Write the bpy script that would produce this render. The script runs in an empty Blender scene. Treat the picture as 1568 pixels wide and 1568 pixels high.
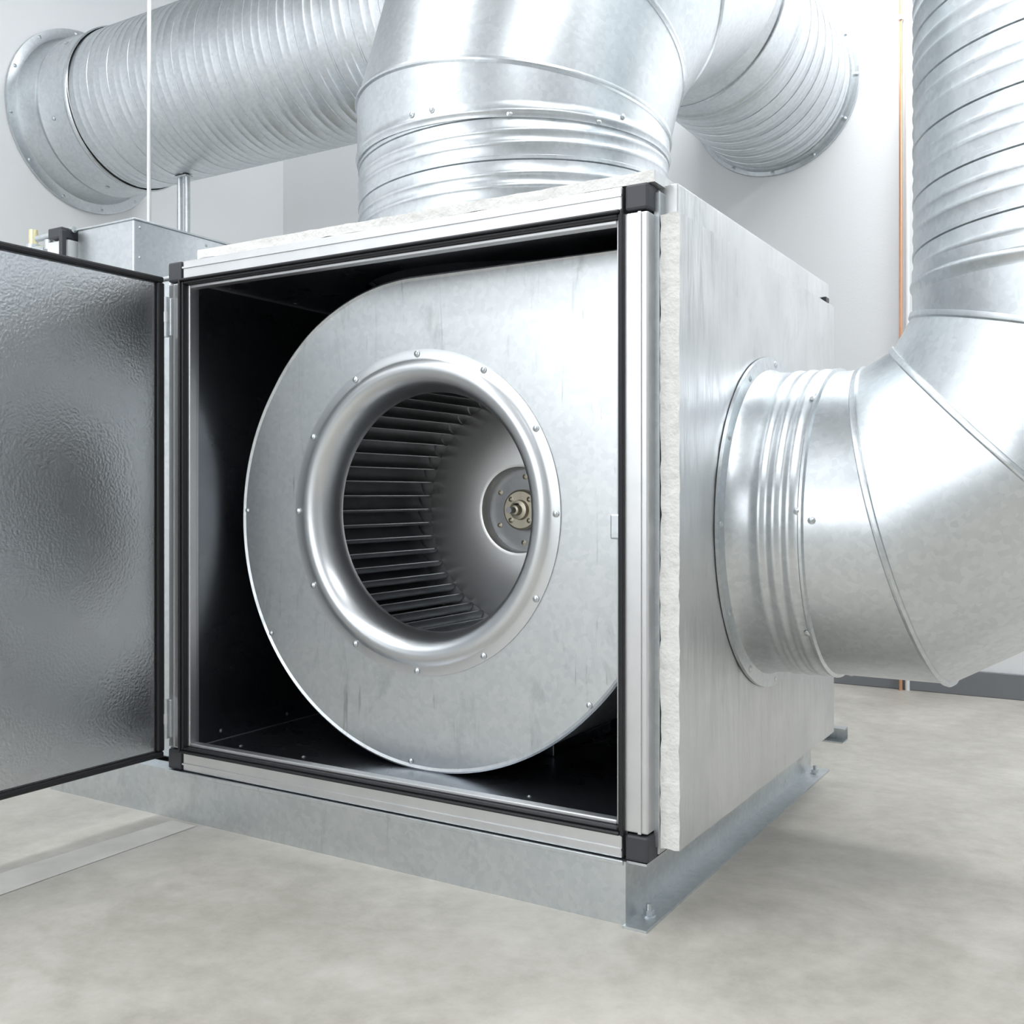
import bpy, bmesh, math, random
from math import sin, cos, pi, radians, sqrt, atan2
from mathutils import Vector, noise
random.seed(4)
S = bpy.context.scene
COL = S.collection

# ------------------------------------------------------------------ materials
def new_mat(name):
    m = bpy.data.materials.new(name); m.use_nodes = True
    nt = m.node_tree; b = nt.nodes['Principled BSDF']
    return m, nt, b

def metal(name, c1, c2, r1, r2, scale=6.0, metallic=1.0, bump=0.0, bscale=80, spangle=False, bdist=.004, stretch=None, stains=0.0):
    m, nt, b = new_mat(name)
    N, L = nt.nodes, nt.links
    tc = N.new('ShaderNodeTexCoord')
    n = N.new('ShaderNodeTexNoise'); n.inputs['Scale'].default_value = scale
    n.inputs['Detail'].default_value = 4; n.inputs['Roughness'].default_value = 0.55
    L.new(tc.outputs['Object'], n.inputs['Vector'])
    src = n.outputs['Fac']
    if spangle:
        v = N.new('ShaderNodeTexVoronoi'); v.inputs['Scale'].default_value = 90
        L.new(tc.outputs['Object'], v.inputs['Vector'])
        sep = N.new('ShaderNodeSeparateColor'); L.new(v.outputs['Color'], sep.inputs[0])
        mx = N.new('ShaderNodeMix'); mx.data_type = 'FLOAT'; mx.inputs[0].default_value = 0.24
        L.new(n.outputs['Fac'], mx.inputs[2]); L.new(sep.outputs[0], mx.inputs[3])
        src = mx.outputs[0]
    cr = N.new('ShaderNodeValToRGB')
    cr.color_ramp.elements[0].position = 0.25; cr.color_ramp.elements[0].color = (*c1, 1)
    cr.color_ramp.elements[1].position = 0.75; cr.color_ramp.elements[1].color = (*c2, 1)
    L.new(src, cr.inputs[0])
    colout = cr.outputs[0]
    mr = N.new('ShaderNodeMapRange'); mr.inputs['From Min'].default_value = 0.2
    mr.inputs['From Max'].default_value = 0.8
    mr.inputs['To Min'].default_value = r2; mr.inputs['To Max'].default_value = r1
    L.new(n.outputs['Fac'], mr.inputs[0]); rout = mr.outputs[0]
    if stains:
        def layer(sc, rot, scl, lo, hi, dist, amount, tint):
            s1 = N.new('ShaderNodeTexNoise'); s1.inputs['Scale'].default_value = sc; s1.inputs['Detail'].default_value = 7
            s1.inputs['Distortion'].default_value = dist; s1.inputs['Roughness'].default_value = .62
            mp = N.new('ShaderNodeMapping'); mp.inputs['Rotation'].default_value = rot; mp.inputs['Scale'].default_value = scl
            L.new(tc.outputs['Object'], mp.inputs[0]); L.new(mp.outputs[0], s1.inputs['Vector'])
            rr = N.new('ShaderNodeValToRGB'); rr.color_ramp.elements[0].position = lo; rr.color_ramp.elements[1].position = hi
            rr.color_ramp.elements[0].color = (0, 0, 0, 1); rr.color_ramp.elements[1].color = (1, 1, 1, 1)
            L.new(s1.outputs['Fac'], rr.inputs[0])
            mm = N.new('ShaderNodeMix'); mm.data_type = 'RGBA'; mm.blend_type = 'MULTIPLY'
            ml = N.new('ShaderNodeMath'); ml.operation = 'MULTIPLY'; ml.inputs[1].default_value = amount
            L.new(rr.outputs[0], ml.inputs[0]); L.new(ml.outputs[0], mm.inputs[0])
            L.new(colout, mm.inputs[6]); mm.inputs[7].default_value = tint
            return mm.outputs[2], rr.outputs[0]
        colout, f1 = layer(4.0, (0, .7, 0), (1.7, 1, .6), .56, .70, 1.4, stains, (.62, .63, .62, 1))
        colout, f2 = layer(9.0, (0, -.5, 0), (6, 1, .5), .64, .70, .5, stains, (.6, .6, .6, 1))
        ad = N.new('ShaderNodeMath'); ad.operation = 'MULTIPLY_ADD'; ad.inputs[1].default_value = .12
        L.new(f1, ad.inputs[0]); L.new(rout, ad.inputs[2]); rout = ad.outputs[0]
    L.new(colout, b.inputs['Base Color']); L.new(rout, b.inputs['Roughness'])
    b.inputs['Metallic'].default_value = metallic
    if bump:
        n2 = N.new('ShaderNodeTexNoise'); n2.inputs['Scale'].default_value = bscale
        n2.inputs['Detail'].default_value = 3
        vec = tc.outputs['Object']
        if stretch:
            mp2 = N.new('ShaderNodeMapping'); mp2.inputs['Scale'].default_value = stretch
            L.new(vec, mp2.inputs[0]); vec = mp2.outputs[0]
        L.new(vec, n2.inputs['Vector'])
        bp = N.new('ShaderNodeBump'); bp.inputs['Strength'].default_value = bump
        bp.inputs['Distance'].default_value = bdist
        L.new(n2.outputs['Fac'], bp.inputs['Height']); L.new(bp.outputs[0], b.inputs['Normal'])
    return m

def plain(name, c, rough=0.5, metallic=0.0, var=0.04, scale=10, bump=0.0, bscale=60):
    c1 = tuple(max(0, x * (1 - var)) for x in c); c2 = tuple(min(1, x * (1 + var)) for x in c)
    return metal(name, c1, c2, rough, rough, scale, metallic, bump, bscale)

M_galv = metal('galvanised_steel', (.54, .58, .60), (.68, .71, .725), .34, .41, 4, spangle=True, stains=.35)
M_duct = metal('galvanised_duct', (.56, .595, .615), (.71, .74, .755), .31, .38, 3, spangle=True)
M_fan = metal('fan_housing_steel', (.58, .61, .625), (.71, .73, .74), .35, .43, 3, spangle=True, stains=.7)
M_bell = metal('spun_inlet_steel', (.62, .64, .66), (.70, .72, .73), .32, .37, 8)
M_alu = metal('aluminium_profile', (.64, .65, .66), (.72, .725, .73), .40, .45, 12)
M_blade = metal('impeller_blade', (.50, .52, .54), (.6, .62, .63), .38, .45, 20)
M_cone = metal('impeller_backplate', (.88, .88, .87), (.96, .96, .95), .34, .42, 9, metallic=.9)
M_dark = metal('interior_dark_panel', (.27, .29, .32), (.38, .40, .43), .24, .32, 4)
M_disc = metal('hub_disc_steel', (.34, .35, .36), (.42, .43, .44), .4, .5, 14)
M_hub = metal('hub_oiled_steel', (.52, .48, .38), (.66, .61, .49), .4, .5, 30)
M_black = plain('black_rubber', (.012, .012, .014), .45)
M_cap = plain('corner_cap_plastic', (.045, .047, .055), .45)
M_foil = metal('foil_faced_insulation', (.60, .61, .615), (.74, .75, .755), .30, .43, 5, metallic=.8, bump=.6, bscale=4, stretch=(1, 6, 1.3), bdist=.007, stains=.22)
M_foam = plain('insulation_foam_edge', (.78, .775, .75), .85, 0, .08, 40, .9, 90)
M_door = metal('stucco_aluminium', (.66, .68, .70), (.74, .76, .78), .25, .30, 4, bump=.26, bscale=160, bdist=.003)
M_white = plain('white_paint', (.78, .80, .81), .5)
M_copper = metal('copper_pipe_metal', (.80, .42, .25), (.88, .50, .32), .35, .45, 20)
M_brass = metal('brass', (.75, .68, .42), (.85, .78, .5), .35, .45, 20)
M_wall = plain('white_wall_plaster', (.85, .86, .87), .75, 0, .02, 1.5, .08, 120)
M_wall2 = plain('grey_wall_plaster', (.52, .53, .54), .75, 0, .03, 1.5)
M_ceil = plain('ceiling_paint', (.62, .63, .64), .8)
M_base = plain('baseboard_grey', (.20, .21, .225), .5)

# concrete floor
M_floor, nt, b = new_mat('concrete_floor')
N, L = nt.nodes, nt.links
tc = N.new('ShaderNodeTexCoord')
n1 = N.new('ShaderNodeTexNoise'); n1.inputs['Scale'].default_value = 2.2; n1.inputs['Detail'].default_value = 9; n1.inputs['Roughness'].default_value = .66; n1.inputs['Distortion'].default_value = .9
n2 = N.new('ShaderNodeTexNoise'); n2.inputs['Scale'].default_value = 16; n2.inputs['Detail'].default_value = 8; n2.inputs['Roughness'].default_value = .72
for n in (n1, n2): L.new(tc.outputs['Object'], n.inputs['Vector'])
mx = N.new('ShaderNodeMix'); mx.data_type = 'FLOAT'; mx.inputs[0].default_value = .4
L.new(n1.outputs['Fac'], mx.inputs[2]); L.new(n2.outputs['Fac'], mx.inputs[3])
cr = N.new('ShaderNodeValToRGB')
cr.color_ramp.elements[0].position = .36; cr.color_ramp.elements[0].color = (.335, .315, .275, 1)
cr.color_ramp.elements[1].position = .60; cr.color_ramp.elements[1].color = (.50, .475, .43, 1)
L.new(mx.outputs[0], cr.inputs[0]); L.new(cr.outputs[0], b.inputs['Base Color'])
mr = N.new('ShaderNodeMapRange'); mr.inputs['To Min'].default_value = .30; mr.inputs['To Max'].default_value = .6
L.new(n1.outputs['Fac'], mr.inputs[0]); L.new(mr.outputs[0], b.inputs['Roughness'])
bp = N.new('ShaderNodeBump'); bp.inputs['Strength'].default_value = .08; bp.inputs['Distance'].default_value = .01
L.new(n2.outputs['Fac'], bp.inputs['Height']); L.new(bp.outputs[0], b.inputs['Normal'])
M_streak = plain('reflected_light_tint', (.57, .55, .51), .4, 0, .16, 9)  # paler floor tone, light reflected off the door put into colour

# ------------------------------------------------------------------ helpers
def empty(name):
    o = bpy.data.objects.new(name, None); COL.objects.link(o); o.empty_display_size = .1
    return o

def mk(name, verts, faces, mat, parent=None, smooth=True, ang=35, merge=False):
    me = bpy.data.meshes.new(name)
    me.from_pydata([tuple(v) for v in verts], [], faces)
    bm = bmesh.new(); bm.from_mesh(me)
    if merge:
        bmesh.ops.remove_doubles(bm, verts=bm.verts, dist=1e-5)
    bmesh.ops.recalc_face_normals(bm, faces=bm.faces)
    bm.to_mesh(me); bm.free()
    if smooth:
        me.polygons.foreach_set('use_smooth', [True] * len(me.polygons))
        me.set_sharp_from_angle(angle=radians(ang))
    me.materials.append(mat)
    o = bpy.data.objects.new(name, me); COL.objects.link(o)
    if parent: o.parent = parent
    return o

def box(name, x0, x1, y0, y1, z0, z1, mat, parent=None, bev=0.0):
    v = [(x, y, z) for x in (x0, x1) for y in (y0, y1) for z in (z0, z1)]
    f = [(0, 1, 3, 2), (4, 6, 7, 5), (0, 4, 5, 1), (2, 3, 7, 6), (0, 2, 6, 4), (1, 5, 7, 3)]
    o = mk(name, v, f, mat, parent, smooth=False)
    if bev:
        md = o.modifiers.new('bev', 'BEVEL'); md.width = bev; md.segments = 2
        md.limit_method = 'ANGLE'
    return o

def frame_of(axis):
    T = Vector(axis).normalized()
    h = Vector((0, 0, 1)) if abs(T.z) < .9 else Vector((1, 0, 0))
    U = T.cross(h).normalized(); V = T.cross(U).normalized()
    return T, U, V

def lathe_data(profile, origin, axis, segs=96):
    T, U, V = frame_of(axis); O = Vector(origin)
    vs, fs = [], []
    for r, h in profile:
        for j in range(segs):
            a = 2 * pi * j / segs
            vs.append(O + T * h + (U * cos(a) + V * sin(a)) * r)
    for i in range(len(profile) - 1):
        for j in range(segs):
            k = (j + 1) % segs
            fs.append((i * segs + j, i * segs + k, (i + 1) * segs + k, (i + 1) * segs + j))
    return vs, fs

def lathe(name, profile, origin, axis, mat, parent=None, segs=96, ang=35):
    prof = [(max(r, 1e-6), h) for r, h in profile]
    vs, fs = lathe_data(prof, origin, axis, segs)
    return mk(name, vs, fs, mat, parent, True, ang, merge=True)

def cyl(name, p0, p1, r, mat, parent=None, segs=20):
    d = Vector(p1) - Vector(p0)
    return lathe(name, [(0, 0), (r, 0), (r, d.length), (0, d.length)], p0, d, mat, parent, segs)

def screws(name, items, r, mat, parent, hgt=.6):
    V_, F_ = [], []
    for p, nrm in items:
        prof = [(r * 1.25, 0), (r * 1.25, r * .25), (r, r * .3), (r * .7, r * hgt), (r * .02, r * (hgt + .15))]
        v, f = lathe_data(prof, p, nrm, 10)
        o = len(V_); V_ += v; F_ += [tuple(i + o for i in q) for q in f]
    return mk(name, V_, F_, mat, parent)

def spiral(name, P0, P1, R, mat, parent, pitch=.105, segs=96, hand=1, ribs=2, amp=1.0):
    P0, P1 = Vector(P0), Vector(P1); Ln = (P1 - P0).length
    T, U, V = frame_of(P1 - P0)
    pr = [(0, 0), (.0015, -.003), (.003, .0020), (.010, .0020), (.0115, 0)]
    avail = pitch - .0115
    for k in range(ribs):
        c = .0115 + avail * (k + 1) / (ribs + 1)
        for t, h in ((-.0075, 0), (-.004, .0011), (0, .0020), (.004, .0011), (.0075, 0)):
            pr.append((c + t, h * amp))
    m = len(pr); turns = int(Ln / pitch) + 3
    rows = []
    for k in range(-1, turns):
        for s, h in pr: rows.append((k * pitch + s, h))
    vs, fs = [], []
    for s, h in rows:
        for j in range(segs):
            a = 2 * pi * j / segs
            ss = min(max(s + pitch * j / segs, 0), Ln)
            vs.append(P0 + T * ss + (U * cos(a * hand) + V * sin(a * hand)) * (R + h))
    n = len(rows)
    for i in range(n - 1):
        for j in range(segs):
            if j < segs - 1:
                q = (i * segs + j, i * segs + j + 1, (i + 1) * segs + j + 1, (i + 1) * segs + j)
            else:
                if i + m + 1 >= n: continue
                q = (i * segs + j, (i + m) * segs, (i + m + 1) * segs, (i + 1) * segs + j)
            a_ = [(vs[x] - P0).dot(T) for x in q]
            if max(a_) - min(a_) < 1e-6: continue
            fs.append(q)
    return mk(name, vs, fs, mat, parent, True, 50)

def mitre(name, pts, R, U, mat, parent, segs=96):
    pts = [Vector(p) for p in pts]
    Ts = [(pts[i + 1] - pts[i]).normalized() for i in range(len(pts) - 1)]
    U0 = Vector(U); U0 = (U0 - Ts[0] * U0.dot(Ts[0])).normalized()
    Us = [U0]
    for i in range(1, len(Ts)):
        Us.append(Ts[i - 1].rotation_difference(Ts[i]) @ Us[-1])
    vs, cnt = [], 0
    def ring(P, k_, Nn, r, off=0):
        nonlocal cnt
        T, U_ = Ts[k_], Us[k_]
        V = T.cross(U_).normalized()
        for j in range(segs):
            a = 2 * pi * j / segs
            o = (U_ * cos(a) + V * sin(a)) * r
            k = -(o.dot(Nn)) / T.dot(Nn)
            vs.append(P + o + T * (k + off))
        cnt += 1
    ring(pts[0], 0, Ts[0], R)
    for i in range(1, len(pts) - 1):
        Nn = (Ts[i - 1] + Ts[i]).normalized()
        ring(pts[i], i - 1, Nn, R, -.008)
        ring(pts[i], i - 1, Nn, R + .005, -.005)
        ring(pts[i], i - 1, Nn, R + .006, -.001)
        ring(pts[i], i, Nn, R + .005, .005)
        ring(pts[i], i, Nn, R, .006)
    ring(pts[-1], len(Ts) - 1, Ts[-1], R)
    fs = []
    for i in range(cnt - 1):
        for j in range(segs):
            k = (j + 1) % segs
            fs.append((i * segs + j, i * segs + k, (i + 1) * segs + k, (i + 1) * segs + j))
    return mk(name, vs, fs, mat, parent, True, 24)

def elbow_pts(S0, D0, D1, Rb, n):
    S0, D0, D1 = Vector(S0), Vector(D0), Vector(D1)
    O = S0 + D1 * Rb
    a = radians(90 / (2 * n)); out = [S0]
    for k in range(n):
        t = (2 * k + 1) * a
        out.append(O + (-D1 * cos(t) + D0 * sin(t)) * (Rb / cos(a)))
    out.append(O + D0 * Rb)
    return out

def bead(R, h, w=.012, e=.006):
    return [(R, h - w), (R + e * .8, h - w * .5), (R + e, h), (R + e * .8, h + w * .5), (R, h + w)]

# ------------------------------------------------------------------ room
XL, XR, YF, YB, ZC = -3.36, 3.4, -4.4, 2.6, 3.7
box('floor', XL - .1, XR + .1, YF - .1, YB + .1, -.1, 0, M_floor)
box('ceiling', XL - .1, XR + .1, YF - .1, YB + .1, ZC, ZC + .1, M_ceil)
box('wall_back', XL - .1, XR + .1, YB, YB + .1, 0, ZC, M_wall)
box('wall_left', XL - .1, XL, YF, YB, 0, ZC, M_wall)
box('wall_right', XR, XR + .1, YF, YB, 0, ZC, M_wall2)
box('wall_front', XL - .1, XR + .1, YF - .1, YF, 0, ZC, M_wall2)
box('baseboard_back', XL, XR, YB - .015, YB, 0, .095, M_base, bev=.003)
box('baseboard_left', XL, XL + .015, YF, YB - .015, 0, .095, M_base, bev=.003)
WN = empty('fill_window')  # unseen window, added to throw low light into fan and cabinet
wx0, wx1, wz0, wz1 = -2.6, .2, 1.0, 2.5
for k in range(4):
    xx = wx0 + (wx1 - wx0) * k / 3
    box('added_window_mullion_%d' % k, xx - .03, xx + .03, YF, YF + .05, wz0, wz1, M_white, WN, .004)
box('added_window_head', wx0 - .03, wx1 + .03, YF, YF + .055, wz1, wz1 + .06, M_white, WN, .004)
box('added_window_sill', wx0 - .08, wx1 + .08, YF, YF + .12, wz0 - .05, wz0, M_white, WN, .004)

# ------------------------------------------------------------------ main unit
AHU = empty('air_handling_unit')
X0, X1, Z0, Z1, YD = -1.237, 0.0, .115, 1.315, 1.12
W = .05
def rail(nm, *a): return box(nm, *a, M_alu, AHU, .003)
rail('post_front_right', -W, 0, 0, W, Z0 + W, Z1 - W)
rail('post_front_left', X0, X0 + W, 0, W, Z0 + W, Z1 - W)
rail('post_back_right', -W, 0, YD - W, YD, Z0 + W, Z1 - W)
rail('post_back_left', X0, X0 + W, YD - W, YD, Z0 + W, Z1 - W)
rail('rail_front_top', X0 + W, -W, 0, W, Z1 - W, Z1)
rail('rail_front_bottom', X0 + W, -W, 0, W, Z0, Z0 + W)
rail('rail_right_top', -W, 0, W, YD - W, Z1 - W, Z1)
rail('rail_right_bottom', -W, 0, W, YD - W, Z0, Z0 + W)
rail('rail_left_top', X0, X0 + W, W, YD - W, Z1 - W, Z1)
rail('rail_left_bottom', X0, X0 + W, W, YD - W, Z0, Z0 + W)
rail('rail_back_top', X0 + W, -W, YD - W, YD, Z1 - W, Z1)
rail('rail_back_bottom', X0 + W, -W, YD - W, YD, Z0, Z0 + W)
i = 0
for xa in (X0 - .001, -W + .006):
    for ya in (-.001, YD - W + .006):
        for za in (Z0 - .001, Z1 - W + .004):
            i += 1
            box('corner_cap_%d' % i, xa, xa + W - .005, ya, ya + W - .005, za, za + W - .003, M_cap, AHU, .005)
for nm, a in {'rib_a': (-.018, -.012, -.003, .001, Z0 + W, Z1 - W), 'rib_b': (X0 + .016, X0 + .020, -.003, .001, Z0 + W, Z1 - W),
              'rib_c': (X0 + W, -W, -.003, .001, Z1 - .018, Z1 - .014), 'rib_d': (X0 + W, -W, -.003, .001, Z0 + .014, Z0 + .018)}.items():
    box(nm, *a, M_alu, AHU)
def gasket(nm, x0, x1, z0, z1, w, y0, y1, mat, par, bev):
    box(nm + '_l', x0, x0 + w, y0, y1, z0, z1, mat, par, bev)
    box(nm + '_r', x1 - w, x1, y0, y1, z0, z1, mat, par, bev)
    box(nm + '_t', x0 + w, x1 - w, y0, y1, z1 - w, z1, mat, par, bev)
    box(nm + '_b', x0 + w, x1 - w, y0, y1, z0, z0 + w, mat, par, bev)
gasket('gasket_outer', X0 + W - .008, -W + .006, Z0 + W - .008, Z1 - W + .008, .007, -.010, .002, M_black, AHU, .003)
gasket('gasket_inner', X0 + W - .001, -W + .001, Z0 + W - .001, Z1 - W + .001, .007, -.006, .02, M_black, AHU, .003)
gasket('opening_lip', X0 + W + .006, -W - .006, Z0 + W + .006, Z1 - W - .006, .008, .008, .03, M_alu, AHU, .002)
xi0, xi1, zi0, zi1 = X0 + W - .002, -W + .002, Z0 + W - .01, Z1 - W + .005
box('inner_panel_left', xi0 - .01, xi0, .045, YD - .03, zi0, zi1, M_dark, AHU)
box('inner_panel_right', xi1 - .004, xi1 + .006, .045, YD - .03, zi0, zi1, M_dark, AHU)
box('inner_panel_back', xi0, xi1, YD - .04, YD - .03, zi0, zi1, M_dark, AHU)
box('inner_panel_bottom', xi0, xi1, .02, YD - .03, zi0 - .01, zi0 + .008, M_dark, AHU)
screws('inner_panel_screws', [((xi0, y, zi0 + .03), (1, 0, 0)) for y in (.12, .35, .6, .85)] + [((x, .10, zi0 + .008), (0, 0, 1)) for x in (-1.1, -.9, -.3)] +
       [((xi0 + .03, y, zi1 - .002), (0, 0, -1)) for y in (.12, .35, .6)], .004, M_disc, AHU)
TCX, TCY, TR = -.61, .55, .385
def plate_hole(nm, cx, cy, r, x0, x1, y0, y1, z, mat, par, th=.01, n=72):
    vs, fs = [], []
    for zz in (z, z + th):
        for j in range(n):
            a = 2 * pi * j / n; vs.append((cx + r * cos(a), cy + r * sin(a), zz))
        for j in range(n):
            a = 2 * pi * j / n; c, s = cos(a), sin(a)
            t = min([(x1 - cx) / c if c > 1e-6 else 9, (x0 - cx) / c if c < -1e-6 else 9,
                     (y1 - cy) / s if s > 1e-6 else 9, (y0 - cy) / s if s < -1e-6 else 9])
            vs.append((cx + t * c, cy + t * s, zz))
    for b_ in (0, 2 * n):
        for j in range(n):
            k = (j + 1) % n
            fs.append((b_ + j, b_ + k, b_ + n + k, b_ + n + j))
    for j in range(n):
        k = (j + 1) % n
        fs.append((j, k, 2 * n + k, 2 * n + j)); fs.append((n + j, n + k, 3 * n + k, 3 * n + j))
    return mk(nm, vs, fs, mat, par, False)
plate_hole('inner_panel_top', TCX, TCY, .37, xi0, xi1, .04, YD - .03, Z1 - W + .006, M_dark, AHU)
plate_hole('roof_panel', TCX, TCY, .37, X0 + .01, -.01, .01, YD - .01, Z1 - .012, M_galv, AHU)

def rough_board(nm, x0, x1, y0, y1, z0, z1, mat_face, mat_edge, par, amp=.004, step=.03, sc=18):
    me = bpy.data.meshes.new(nm); bm = bmesh.new()
    bmesh.ops.create_cube(bm, size=1)
    for v in bm.verts:
        v.co = Vector((x0 + (v.co.x + .5) * (x1 - x0), y0 + (v.co.y + .5) * (y1 - y0), z0 + (v.co.z + .5) * (z1 - z0)))
    for ax, a, b_ in ((0, x0, x1), (1, y0, y1), (2, z0, z1)):
        ln = b_ - a; st = step if ln > .2 else ln / 4
        k = 1
        while a + k * st < b_ - st * .3:
            co = [0, 0, 0]; co[ax] = a + k * st; no = [0, 0, 0]; no[ax] = 1
            bmesh.ops.bisect_plane(bm, geom=bm.verts[:] + bm.edges[:] + bm.faces[:], plane_co=co, plane_no=no)
            k += 1
    for v in bm.verts:
        p = v.co.copy()
        on = [abs(p.x - x0) < 1e-5 or abs(p.x - x1) < 1e-5, abs(p.y - y0) < 1e-5, abs(p.z - z0) < 1e-5 or abs(p.z - z1) < 1e-5]
        d = noise.noise_vector(p * sc) * amp + noise.noise_vector(p * sc * 3.1) * amp * .6
        if on[1]:
            v.co.y += d.y * 1.2
            if x1 - x0 > .2: v.co.x += d.x * .8
            else: v.co.x += d.x * (.4 if p.x > (x0 + x1) / 2 else .8)
            v.co.z += d.z * .6
        elif on[2]:
            v.co.z += d.z * .4
        elif on[0]:
            v.co.x += d.x * .15
    me.materials.append(mat_face); me.materials.append(mat_edge)
    for f in bm.faces:
        f.smooth = True
        if f.calc_center_median().y < y0 + .008 and abs(f.normal.y) > .5: f.material_index = 1
    bm.to_mesh(me); bm.free()
    me.set_sharp_from_angle(angle=radians(50))
    o = bpy.data.objects.new(nm, me); COL.objects.link(o); o.parent = par
    return o
box('side_panel', -.003, .010, W - .02, YD - .01, Z0 + .02, Z1 - .01, M_galv, AHU, .002)
rough_board('insulation_board_side', .012, .048, .028, 1.10, .138, 1.262, M_foil, M_foam, AHU, .0035, .016, 30)
rough_board('insulation_board_roof', -1.145, .010, .006, 1.09, Z1 + .001, Z1 + .022, M_foil, M_foam, AHU, .003, .025, 24)
box('edge_strip_roof', -.004, .034, .055, 1.10, 1.264, 1.322, M_foil, AHU, .002)
box('clip', .034, .046, 1.03, 1.06, 1.264, 1.278, M_cap, AHU, .002)

# base frame
BX0 = -1.68
def cbase(nm, x0, x1, y, s):
    a, b_ = (y, y + .004) if s > 0 else (y - .004, y)
    box(nm + '_web', x0, x1, a, b_, 0, .113, M_galv, AHU)
    a, b_ = (y + .004, y + .05) if s > 0 else (y - .05, y - .004)
    box(nm + '_lip_top', x0, x1, a, b_, .109, .1125, M_galv, AHU)
    box(nm + '_lip_bottom', x0, x1, a, b_, 0, .004, M_galv, AHU)
cbase('base_front', BX0, -.044, -.006, 1)
cbase('base_back', BX0, -.046, 1.20, -1)
box('base_side_web', -.044, -.040, -.006, 1.20, 0, .113, M_galv, AHU)
box('base_side_foot', -.040, .006, -.02, 1.22, 0, .005, M_galv, AHU)
box('base_side_top', -.040, -.002, 0, 1.15, .109, .1135, M_galv, AHU)
box('base_left_web', BX0 + .001, BX0 + .004, -.002, 1.196, .004, .108, M_galv, AHU)
box('base_drip_edge', X0, -.044, -.010, -.006, .106, .1145, M_galv, AHU, .001)
def bolt(nm, x, y, z, par):
    cyl(nm + '_washer', (x, y, z), (x, y, z + .003), .013, M_galv, par)
    lathe(nm + '_nut', [(0, .003), (.010, .003), (.010, .011), (0, .011)], (x, y, z), (0, 0, 1), M_galv, par, 6)
    cyl(nm + '_stud', (x, y, z + .011), (x, y, z + .022), .005, M_galv, par)
bolt('bolt_1', -.018, .045, .005, AHU); bolt('bolt_2', -.018, 1.16, .005, AHU)
box('latch_keep', -.072, -.052, -.004, .012, .685, .730, M_galv, AHU, .003)

# ------------------------------------------------------------------ door
DOOR = empty('access_door')
DX = -1.236
dz0, dz1, dy0, dy1 = .147, 1.277, -1.215, -.018
box('door_slab', DX - .045, DX - .006, dy0, dy1, dz0, dz1, M_alu, DOOR, .003)
box('door_liner', DX - .008, DX, dy0 + .022, dy1 - .022, dz0 + .014, dz1 - .014, M_door, DOOR, .003)
for nm, a in {'seal_top': (dy0, dy1, dz1 - .012, dz1 + .002), 'seal_bottom': (dy0, dy1, dz0 - .002, dz0 + .012),
              'seal_hinge': (dy1 - .018, dy1 + .002, dz0 + .012, dz1 - .012), 'seal_free': (dy0 - .002, dy0 + .018, dz0 + .012, dz1 - .012)}.items():
    box(nm, DX - .012, DX + .006, *a, M_black, DOOR, .004)
for k, zc in enumerate((1.185, .235)):
    box('hinge_leaf_%d' % k, X0 + .004, X0 + .020, -.010, -.003, zc - .045, zc + .045, M_galv, DOOR, .002)
    cyl('hinge_barrel_%d' % k, (X0 + .006, -.012, zc - .047), (X0 + .006, -.012, zc + .047), .0075, M_galv, DOOR)
    cyl('hinge_knuckle_%d' % k, (X0 + .006, -.012, zc - .012), (X0 + .006, -.012, zc + .012), .0088, M_alu, DOOR)

# ------------------------------------------------------------------ fan
FAN = empty('centrifugal_fan')
FX, FZ, FY = -.612, .726, .15
tab = [(90, .514), (125, .520), (146, .518), (180, .528), (243, .549), (270, .560), (317, .577), (326, .582), (361, .60)]
XE = -.056
def scroll_r(deg):
    a = radians(deg); c, s = cos(a), sin(a)
    lim = 9
    if c > 1e-6: lim = (XE - FX) / c
    if deg < 90: return min(lim, .514 / s if s > 1e-6 else 9)
    for (a0, r0), (a1, r1) in zip(tab, tab[1:]):
        if a0 <= deg <= a1: return min(lim, r0 + (r1 - r0) * (deg - a0) / (a1 - a0))
    return lim
degs = sorted(set([d * 2.0 for d in range(180)] + [math.degrees(atan2(.514, XE - FX))]))
n = len(degs)
def outl(off, y): return [(FX + (scroll_r(d) + off) * cos(radians(d)), y, FZ + (scroll_r(d) + off) * sin(radians(d))) for d in degs]
def circ(r, y): return [(FX + r * cos(radians(d)), y, FZ + r * sin(radians(d))) for d in degs]
def band(rings):
    vs = [v for r in rings for v in r]; fs = []
    for i in range(len(rings) - 1):
        for j in range(n):
            k = (j + 1) % n; fs.append((i * n + j, i * n + k, (i + 1) * n + k, (i + 1) * n + j))
    return vs, fs
v, f = band([circ(.335, FY + .002), circ(.335, FY), outl(-.006, FY), outl(0, FY - .003), outl(.004, FY), outl(.004, FY + .006), outl(-.001, FY + .006), outl(-.001, .72), outl(.004, .722), outl(.004, .728)])
mk('scroll_housing', v, f, M_fan, FAN, True, 25)
v, f = band([circ(.05, .728), outl(.004, .728)]); mk('scroll_back', v, f, M_fan, FAN, False)
for k, (xa, xb) in enumerate(((-.80, -.76), (-.45, -.41))):
    box('fan_mount_%d' % k, xa, xb, .40, .70, .163, .19, M_dark, FAN, .003)
bell = [(.357, .001), (.357, -.003), (.338, -.004), (.333, -.007), (.326, -.011), (.317, -.014), (.307, -.013), (.297, -.008), (.288, 0), (.280, .015), (.273, .033), (.269, .05), (.268, .062), (.270, .066)]
lathe('inlet_bell', bell, (FX, FY, FZ), (0, 1, 0), M_bell, FAN, 128, 40)
screws('bell_screws', [((FX + .347 * cos(radians(a)), FY - .004, FZ + .347 * sin(radians(a))), (0, -1, 0)) for a in range(0, 360, 30)], .0058, M_galv, FAN)
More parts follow.
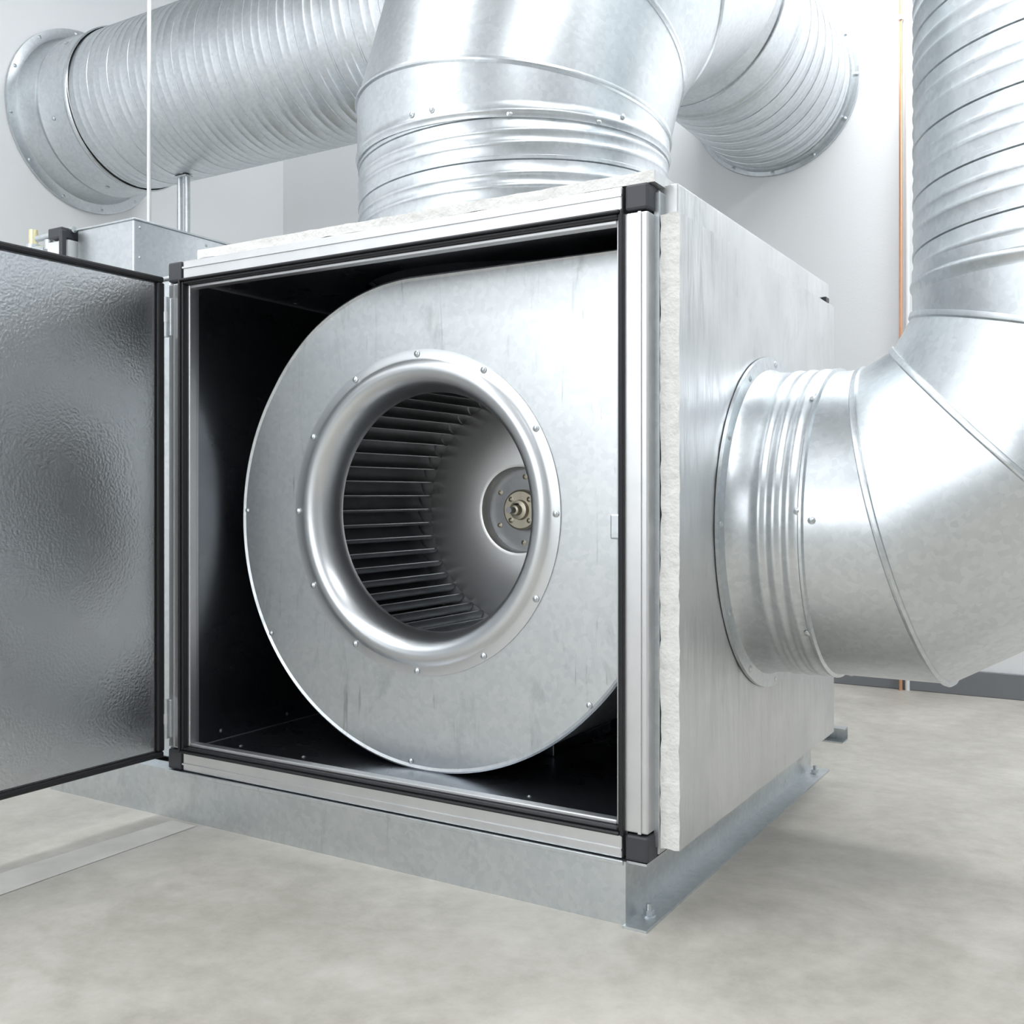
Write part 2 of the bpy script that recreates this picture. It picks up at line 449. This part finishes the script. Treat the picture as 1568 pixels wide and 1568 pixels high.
screws('rim_screws', [((FX + (scroll_r(a) - .012) * cos(radians(a)), FY - .001, FZ + (scroll_r(a) - .012) * sin(radians(a))), (0, -1, 0)) for a in (180, 214, 268, 318, 35.5)], .005, M_galv, FAN)
NB = 52
V_, F_ = [], []
for i in range(NB):
    a0 = 2 * pi * i / NB
    sec = []
    for k in range(6):
        t = k / 5
        r = .302 + .062 * t
        da = -.17 * (t ** 1.0) + .14 * sin(t * pi) * .6
        sec.append((r, a0 + da))
    th = .0022
    pts = []
    for sgn in (1, -1):
        seq = sec if sgn == 1 else sec[::-1]
        for r, a in seq: pts.append((r, a + sgn * th / 2 / r))
    o = len(V_); m = len(pts)
    for y in (.205, .625):
        for r, a in pts: V_.append((FX + r * cos(a), y, FZ + r * sin(a)))
    for k in range(m):
        l = (k + 1) % m; F_.append((o + k, o + l, o + m + l, o + m + k))
    for k in range(5):
        F_.append((o + k, o + k + 1, o + m - 2 - k, o + m - 1 - k))
mk('impeller_blades', V_, F_, M_blade, FAN, True, 50)
lathe('impeller_front_ring', [(.300, .20), (.370, .20), (.370, .212), (.300, .212), (.300, .20)], (FX, 0, FZ), (0, 1, 0), M_blade, FAN)
lathe('impeller_backplate', [(.370, .618), (.370, .63), (.306, .63), (.301, .624), (.297, .612), (.118, .575), (.110, .577), (.107, .583), (.106, .610)], (FX, 0, FZ), (0, 1, 0), M_cone, FAN, 128, 30)
lathe('hub_disc', [(.108, .609), (.05, .609)], (FX, 0, FZ), (0, 1, 0), M_disc, FAN)
lathe('hub', [(.052, .609), (.052, .591), (.047, .587), (.026, .587), (.024, .575), (.014, .573), (.013, .555), (.009, .553), (0, .553)], (FX, 0, FZ), (0, 1, 0), M_hub, FAN, 48)
cyl('shaft_end', (FX, .56, FZ), (FX, .53, FZ), .008, M_disc, FAN)
box('shaft_key', FX - .003, FX + .003, .558, .60, FZ + .010, FZ + .017, M_black, FAN)
screws('hub_screws', [((FX + .038 * cos(a), .587, FZ + .038 * sin(a)), (0, -1, 0)) for a in [pi / 4 + k * pi / 2 for k in range(4)]] +
       [((FX + .085 * cos(a), .609, FZ + .085 * sin(a)), (0, -1, 0)) for a in [.5 + k * pi / 3 for k in range(6)]], .006, M_hub, FAN)

# ------------------------------------------------------------------ roof riser, bends back into the wall-to-wall duct
D1 = empty('ventilation_duct')
Rt = TR
spiral('spiral_riser', (TCX, TCY, 1.338), (TCX, TCY, 1.588), Rt, M_duct, D1, .092, amp=1.4)
lathe('roof_collar', [(Rt + .03, 1.341), (Rt + .03, 1.344), (Rt + .006, 1.346), (Rt + .006, 1.36)], (TCX, TCY, 0), (0, 0, 1), M_galv, D1)
lathe('collar', [(Rt, 1.575), (Rt + .0045, 1.575)] + bead(Rt + .0045, 1.590, .008, .004) + [(Rt + .0045, 1.612)], (TCX, TCY, 0), (0, 0, 1), M_duct, D1, 128, 40)
def hd(deg, bx, by):
    l = sqrt(bx * bx + by * by)
    return Vector((bx / l * sin(radians(deg)), by / l * sin(radians(deg)), cos(radians(deg))))
P = [Vector((TCX, TCY, 1.612)), Vector((TCX, TCY, 1.676))]
for deg, ln, bx, by in ((15, .25, .6, .8), (36, .26, .45, .9), (60, .44, .1, 1)):
    P.append(P[-1] + hd(deg, bx, by) * ln)
mitre('elbow', P, Rt + .0045, (.8, -.6, 0), M_duct, D1, 128)
def radial(z, degs_, r): return [((TCX + r * cos(radians(a)), TCY + r * sin(radians(a)), z), (cos(radians(a)), sin(radians(a)), 0)) for a in degs_]
screws('collar_screws', radial(1.606, (-86, -94, -20, 40, 100, 160, -152), Rt + .0045) + radial(1.581, (-60, -30, -170), Rt + .0045), .0055, M_galv, D1)

# ------------------------------------------------------------------ wall-to-wall duct (left wall -> elbow -> back wall)
D2 = empty('ventilation_duct')
YA, ZA, RA = 1.34, 2.455, .337
XB, RbA = -.575, .46
lathe('wall_flange', [(.30, .001), (.398, .001), (.403, .004), (.403, .016), (.372, .018), (.362, .022), (.350, .05), (.342, .12)] + bead(.342, .145) + [(.342, .30)] + bead(.342, .32), (XL, YA, ZA), (1, 0, 0), M_galv, D2, 128, 40)
spiral('spiral_run', (XL + .32, YA, ZA), (XB - RbA + .005, YA, ZA), RA, M_duct, D2, .125)
mitre('elbow', elbow_pts((XB - RbA, YA, ZA), (1, 0, 0), (0, 1, 0), RbA, 4), RA + .003, (0, 0, 1), M_duct, D2, 128)
Yh = YA + RbA
R2 = .327
lathe('reducer', [(RA + .003, Yh)] + bead(RA + .003, Yh + .02) + [(R2 + .004, Yh + .06)] + bead(R2 + .004, Yh + .08), (XB, 0, ZA), (0, 1, 0), M_duct, D2, 128, 40)
spiral('spiral_stub', (XB, Yh + .07, ZA), (XB, YB - .02, ZA), R2, M_duct, D2, .098)
lathe('back_flange', [(R2, YB - .05), (R2 + .006, YB - .05), (R2 + .008, YB - .014), (R2 + .024, YB - .012), (R2 + .026, YB - .001)], (XB, 0, ZA), (0, 1, 0), M_galv, D2)
screws('back_flange_screws', [((XB + (R2 + .015) * cos(radians(a)), YB - .013, ZA + (R2 + .015) * sin(radians(a))), (0, -1, 0)) for a in range(0, 360, 30)], .007, M_galv, D2)
screws('flange_screws', [((XL + .016, YA + .388 * cos(radians(a)), ZA + .388 * sin(radians(a))), (1, 0, 0)) for a in range(10, 370, 30)], .007, M_galv, D2)
screws('collar_screws', [((XL + .22, YA + .343 * cos(radians(a)), ZA + .343 * sin(radians(a))), (0, cos(radians(a)), sin(radians(a)))) for a in range(20, 380, 60)], .008, M_galv, D2)

# ------------------------------------------------------------------ right duct: outlet collar, elbow, riser
D3 = empty('ventilation_duct')
YC, ZCn, RC = .556, .706, .318
lathe('outlet_flange', [(RC, .050), (.358, .050), (.358, .057), (RC + .012, .059), (RC + .006, .070), (RC + .004, .10)] + bead(RC + .003, .122, .010, .004) +
      bead(RC + .003, .150, .010, .004) + bead(RC + .003, .178, .010, .004) + [(RC + .003, .196), (RC + .007, .199), (RC + .007, .204), (RC, .207), (RC, .215)], (0, YC, ZCn), (1, 0, 0), M_duct, D3, 128, 40)
RbC = .464
mitre('elbow', elbow_pts((.215, YC, ZCn), (1, 0, 0), (0, 0, 1), RbC - .015, 3), RC, (0, 1, 0), M_duct, D3, 128)
XV = .200 + RbC; ZE = ZCn + RbC - .015
lathe('riser_collar', [(RC, ZE)] + bead(RC + .001, ZE + .02, .008, .004) + [(RC + .001, ZE + .05)], (XV, YC, 0), (0, 0, 1), M_duct, D3)
spiral('spiral_riser', (XV, YC, ZE + .045), (XV, YC, ZC), RC - .002, M_duct, D3, .105)
screws('flange_screws', [((.057, YC + .343 * cos(radians(a)), ZCn + .343 * sin(radians(a))), (1, 0, 0)) for a in range(0, 360, 30)], .0065, M_galv, D3)
screws('collar_screws', [((.196, YC + (RC + .004) * cos(radians(a)), ZCn + (RC + .004) * sin(radians(a))), (0, cos(radians(a)), sin(radians(a)))) for a in range(175, 535, 45)] +
       [((.222, YC + RC * cos(radians(a)), ZCn + RC * sin(radians(a))), (0, cos(radians(a)), sin(radians(a)))) for a in range(178, 538, 90)], .006, M_galv, D3)

# ------------------------------------------------------------------ neighbouring cabinet + control box
CAB = empty('filter_cabinet')
box('cabinet_body', -2.35, -1.30, .06, 1.05, .115, 1.295, M_galv, CAB, .004)
box('cabinet_lid', -2.36, -1.295, .05, 1.06, 1.295, 1.302, M_galv, CAB, .002)
box('cabinet_plinth', -2.33, -1.70, .08, 1.03, 0, .115, M_galv, CAB)
CB = empty('control_box')
box('box_body', -1.785, -1.55, .15, .62, 1.302, 1.50, M_galv, CB, .004)
box('box_lid', -1.789, -1.546, .146, .624, 1.497, 1.503, M_galv, CB, .002)
screws('box_screws', [((-1.551, .17, 1.48), (1, 0, 0)), ((-1.551, .17, 1.40), (1, 0, 0)), ((-1.551, .40, 1.48), (1, 0, 0))], .004, M_galv, CB)
VA = empty('damper_actuator')
box('actuator_housing', -1.88, -1.80, .13, .33, 1.302, 1.475, M_white, VA, .006)
box('actuator_cover', -1.875, -1.805, .118, .132, 1.33, 1.470, M_white, VA, .004)
box('actuator_clamp', -1.86, -1.80, .11, .20, 1.475, 1.505, M_cap, VA, .004)
box('actuator_clip', -1.805, -1.790, .105, .12, 1.40, 1.495, M_cap, VA, .003)
cyl('actuator_lever', (-1.96, .145, 1.497), (-1.792, .145, 1.502), .009, M_galv, VA)
box('actuator_bracket', -1.97, -1.88, .135, .16, 1.42, 1.46, M_disc, VA, .004)
cyl('actuator_knob', (-1.91, .15, 1.46), (-1.91, .15, 1.488), .014, M_galv, VA)
cyl('valve_stem', (-2.0, .17, 1.302), (-2.0, .17, 1.47), .016, M_galv, VA)
cyl('valve_body', (-2.04, .17, 1.465), (-1.94, .17, 1.465), .02, M_galv, VA)
cyl('valve_cap', (-2.015, .17, 1.485), (-2.015, .17, 1.535), .013, M_brass, VA)
cyl('valve_nut', (-2.015, .17, 1.48), (-2.015, .17, 1.492), .02, M_galv, VA)

cyl('threaded_hanger_rod', (-1.672, .30, 1.503), (-1.672, .30, ZC), .006, M_alu)
ST = empty('duct_support_stand')
for k, xx in enumerate((-2.745, -2.70)):
    cyl('leg_%d' % k, (xx, YA, 0), (xx, YA, ZA - RA - .004), .012, M_galv, ST)
box('saddle', -2.757, -2.688, YA - .02, YA + .02, ZA - RA - .010, ZA - RA - .003, M_galv, ST, .002)
box('foot', -2.78, -2.665, YA - .06, YA + .06, 0, .006, M_galv, ST)
CP = empty('copper_pipe')
cyl('pipe', (-.060, YB - .035, 0), (-.060, YB - .035, ZC), .0065, M_copper, CP)
for k, zz in enumerate((.9, 2.63)):
    lathe('clamp_%d' % k, [(.0065, -.01), (.012, -.01), (.012, .01), (.0065, .01)], (-.060, YB - .035, zz), (0, 0, 1), M_galv, CP)
    cyl('clamp_stud_%d' % k, (-.060, YB - .026, zz), (-.060, YB, zz), .004, M_galv, CP)
cyl('conduit_pipe', (-.038, YB - .02, 0), (-.038, YB - .02, ZC), .009, M_white)
RL = empty('floor_channel')
box('channel_web', -.35, -.04, 1.62, 1.625, 0, .04, M_galv, RL)
box('channel_lip', -.35, -.04, 1.58, 1.62, .037, .041, M_galv, RL)
box('channel_foot', -.35, -.04, 1.56, 1.62, 0, .004, M_galv, RL)

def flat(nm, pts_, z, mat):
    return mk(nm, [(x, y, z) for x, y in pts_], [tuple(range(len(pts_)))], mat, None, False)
flat('floor_light_streak', [(-1.20, -.02), (-1.12, -.02), (-1.118, -.5), (-1.13, -1.4), (-1.23, -1.4), (-1.225, -.416)], .0008, M_streak)  # flat pale patch painting the door's light reflection on the floor

# ------------------------------------------------------------------ lights: ceiling luminaires + fill light from the added window
def area(e, loc, rot, sx, sy, p, c):
    l = bpy.data.lights.new('lamp', 'AREA'); l.shape = 'RECTANGLE'; l.size = sx; l.size_y = sy; l.energy = p
    l.color = c
    o = bpy.data.objects.new('lamp', l); COL.objects.link(o); o.location = loc; o.rotation_euler = rot; o.parent = e
def lum(nm, x, y, sx, sy, p):
    e = empty(nm)
    box('housing', x - sx / 2 - .03, x + sx / 2 + .03, y - sy / 2 - .03, y + sy / 2 + .03, ZC - .07, ZC, M_white, e)
    area(e, (x, y, ZC - .08), (0, 0, 0), sx, sy, p, (.95, .975, 1.0))
lum('ceiling_light', -1.6, -1.2, .5, 2.6, 58)
lum('ceiling_light', 1.3, -1.6, .5, 2.8, 55)
lum('ceiling_light', -2.2, -3.2, 1.6, .4, 40)
lum('ceiling_light', .3, 1.9, 2.6, .35, 78)
lum('ceiling_light', 2.6, .8, .5, 2.2, 60)
area(WN, ((wx0 + wx1) / 2, YF + .03, (wz0 + wz1) / 2), (radians(90), 0, 0), wx1 - wx0, wz1 - wz0, 52, (.94, .97, 1.0))

w = bpy.data.worlds.new('World'); S.world = w; w.use_nodes = True
w.node_tree.nodes['Background'].inputs[0].default_value = (.9, .95, 1, 1)
w.node_tree.nodes['Background'].inputs[1].default_value = .5

# ------------------------------------------------------------------ camera
cam = bpy.data.cameras.new('camera'); co = bpy.data.objects.new('camera', cam); COL.objects.link(co)
co.location = (.740, -1.677, .764)
co.rotation_euler = (radians(90), 0, radians(31.3))
cam.sensor_width = 36; cam.lens = 36.32; cam.shift_y = -.0166; cam.clip_start = .02
S.camera = co
S.view_settings.view_transform = 'Standard'
S.view_settings.exposure = 0.0
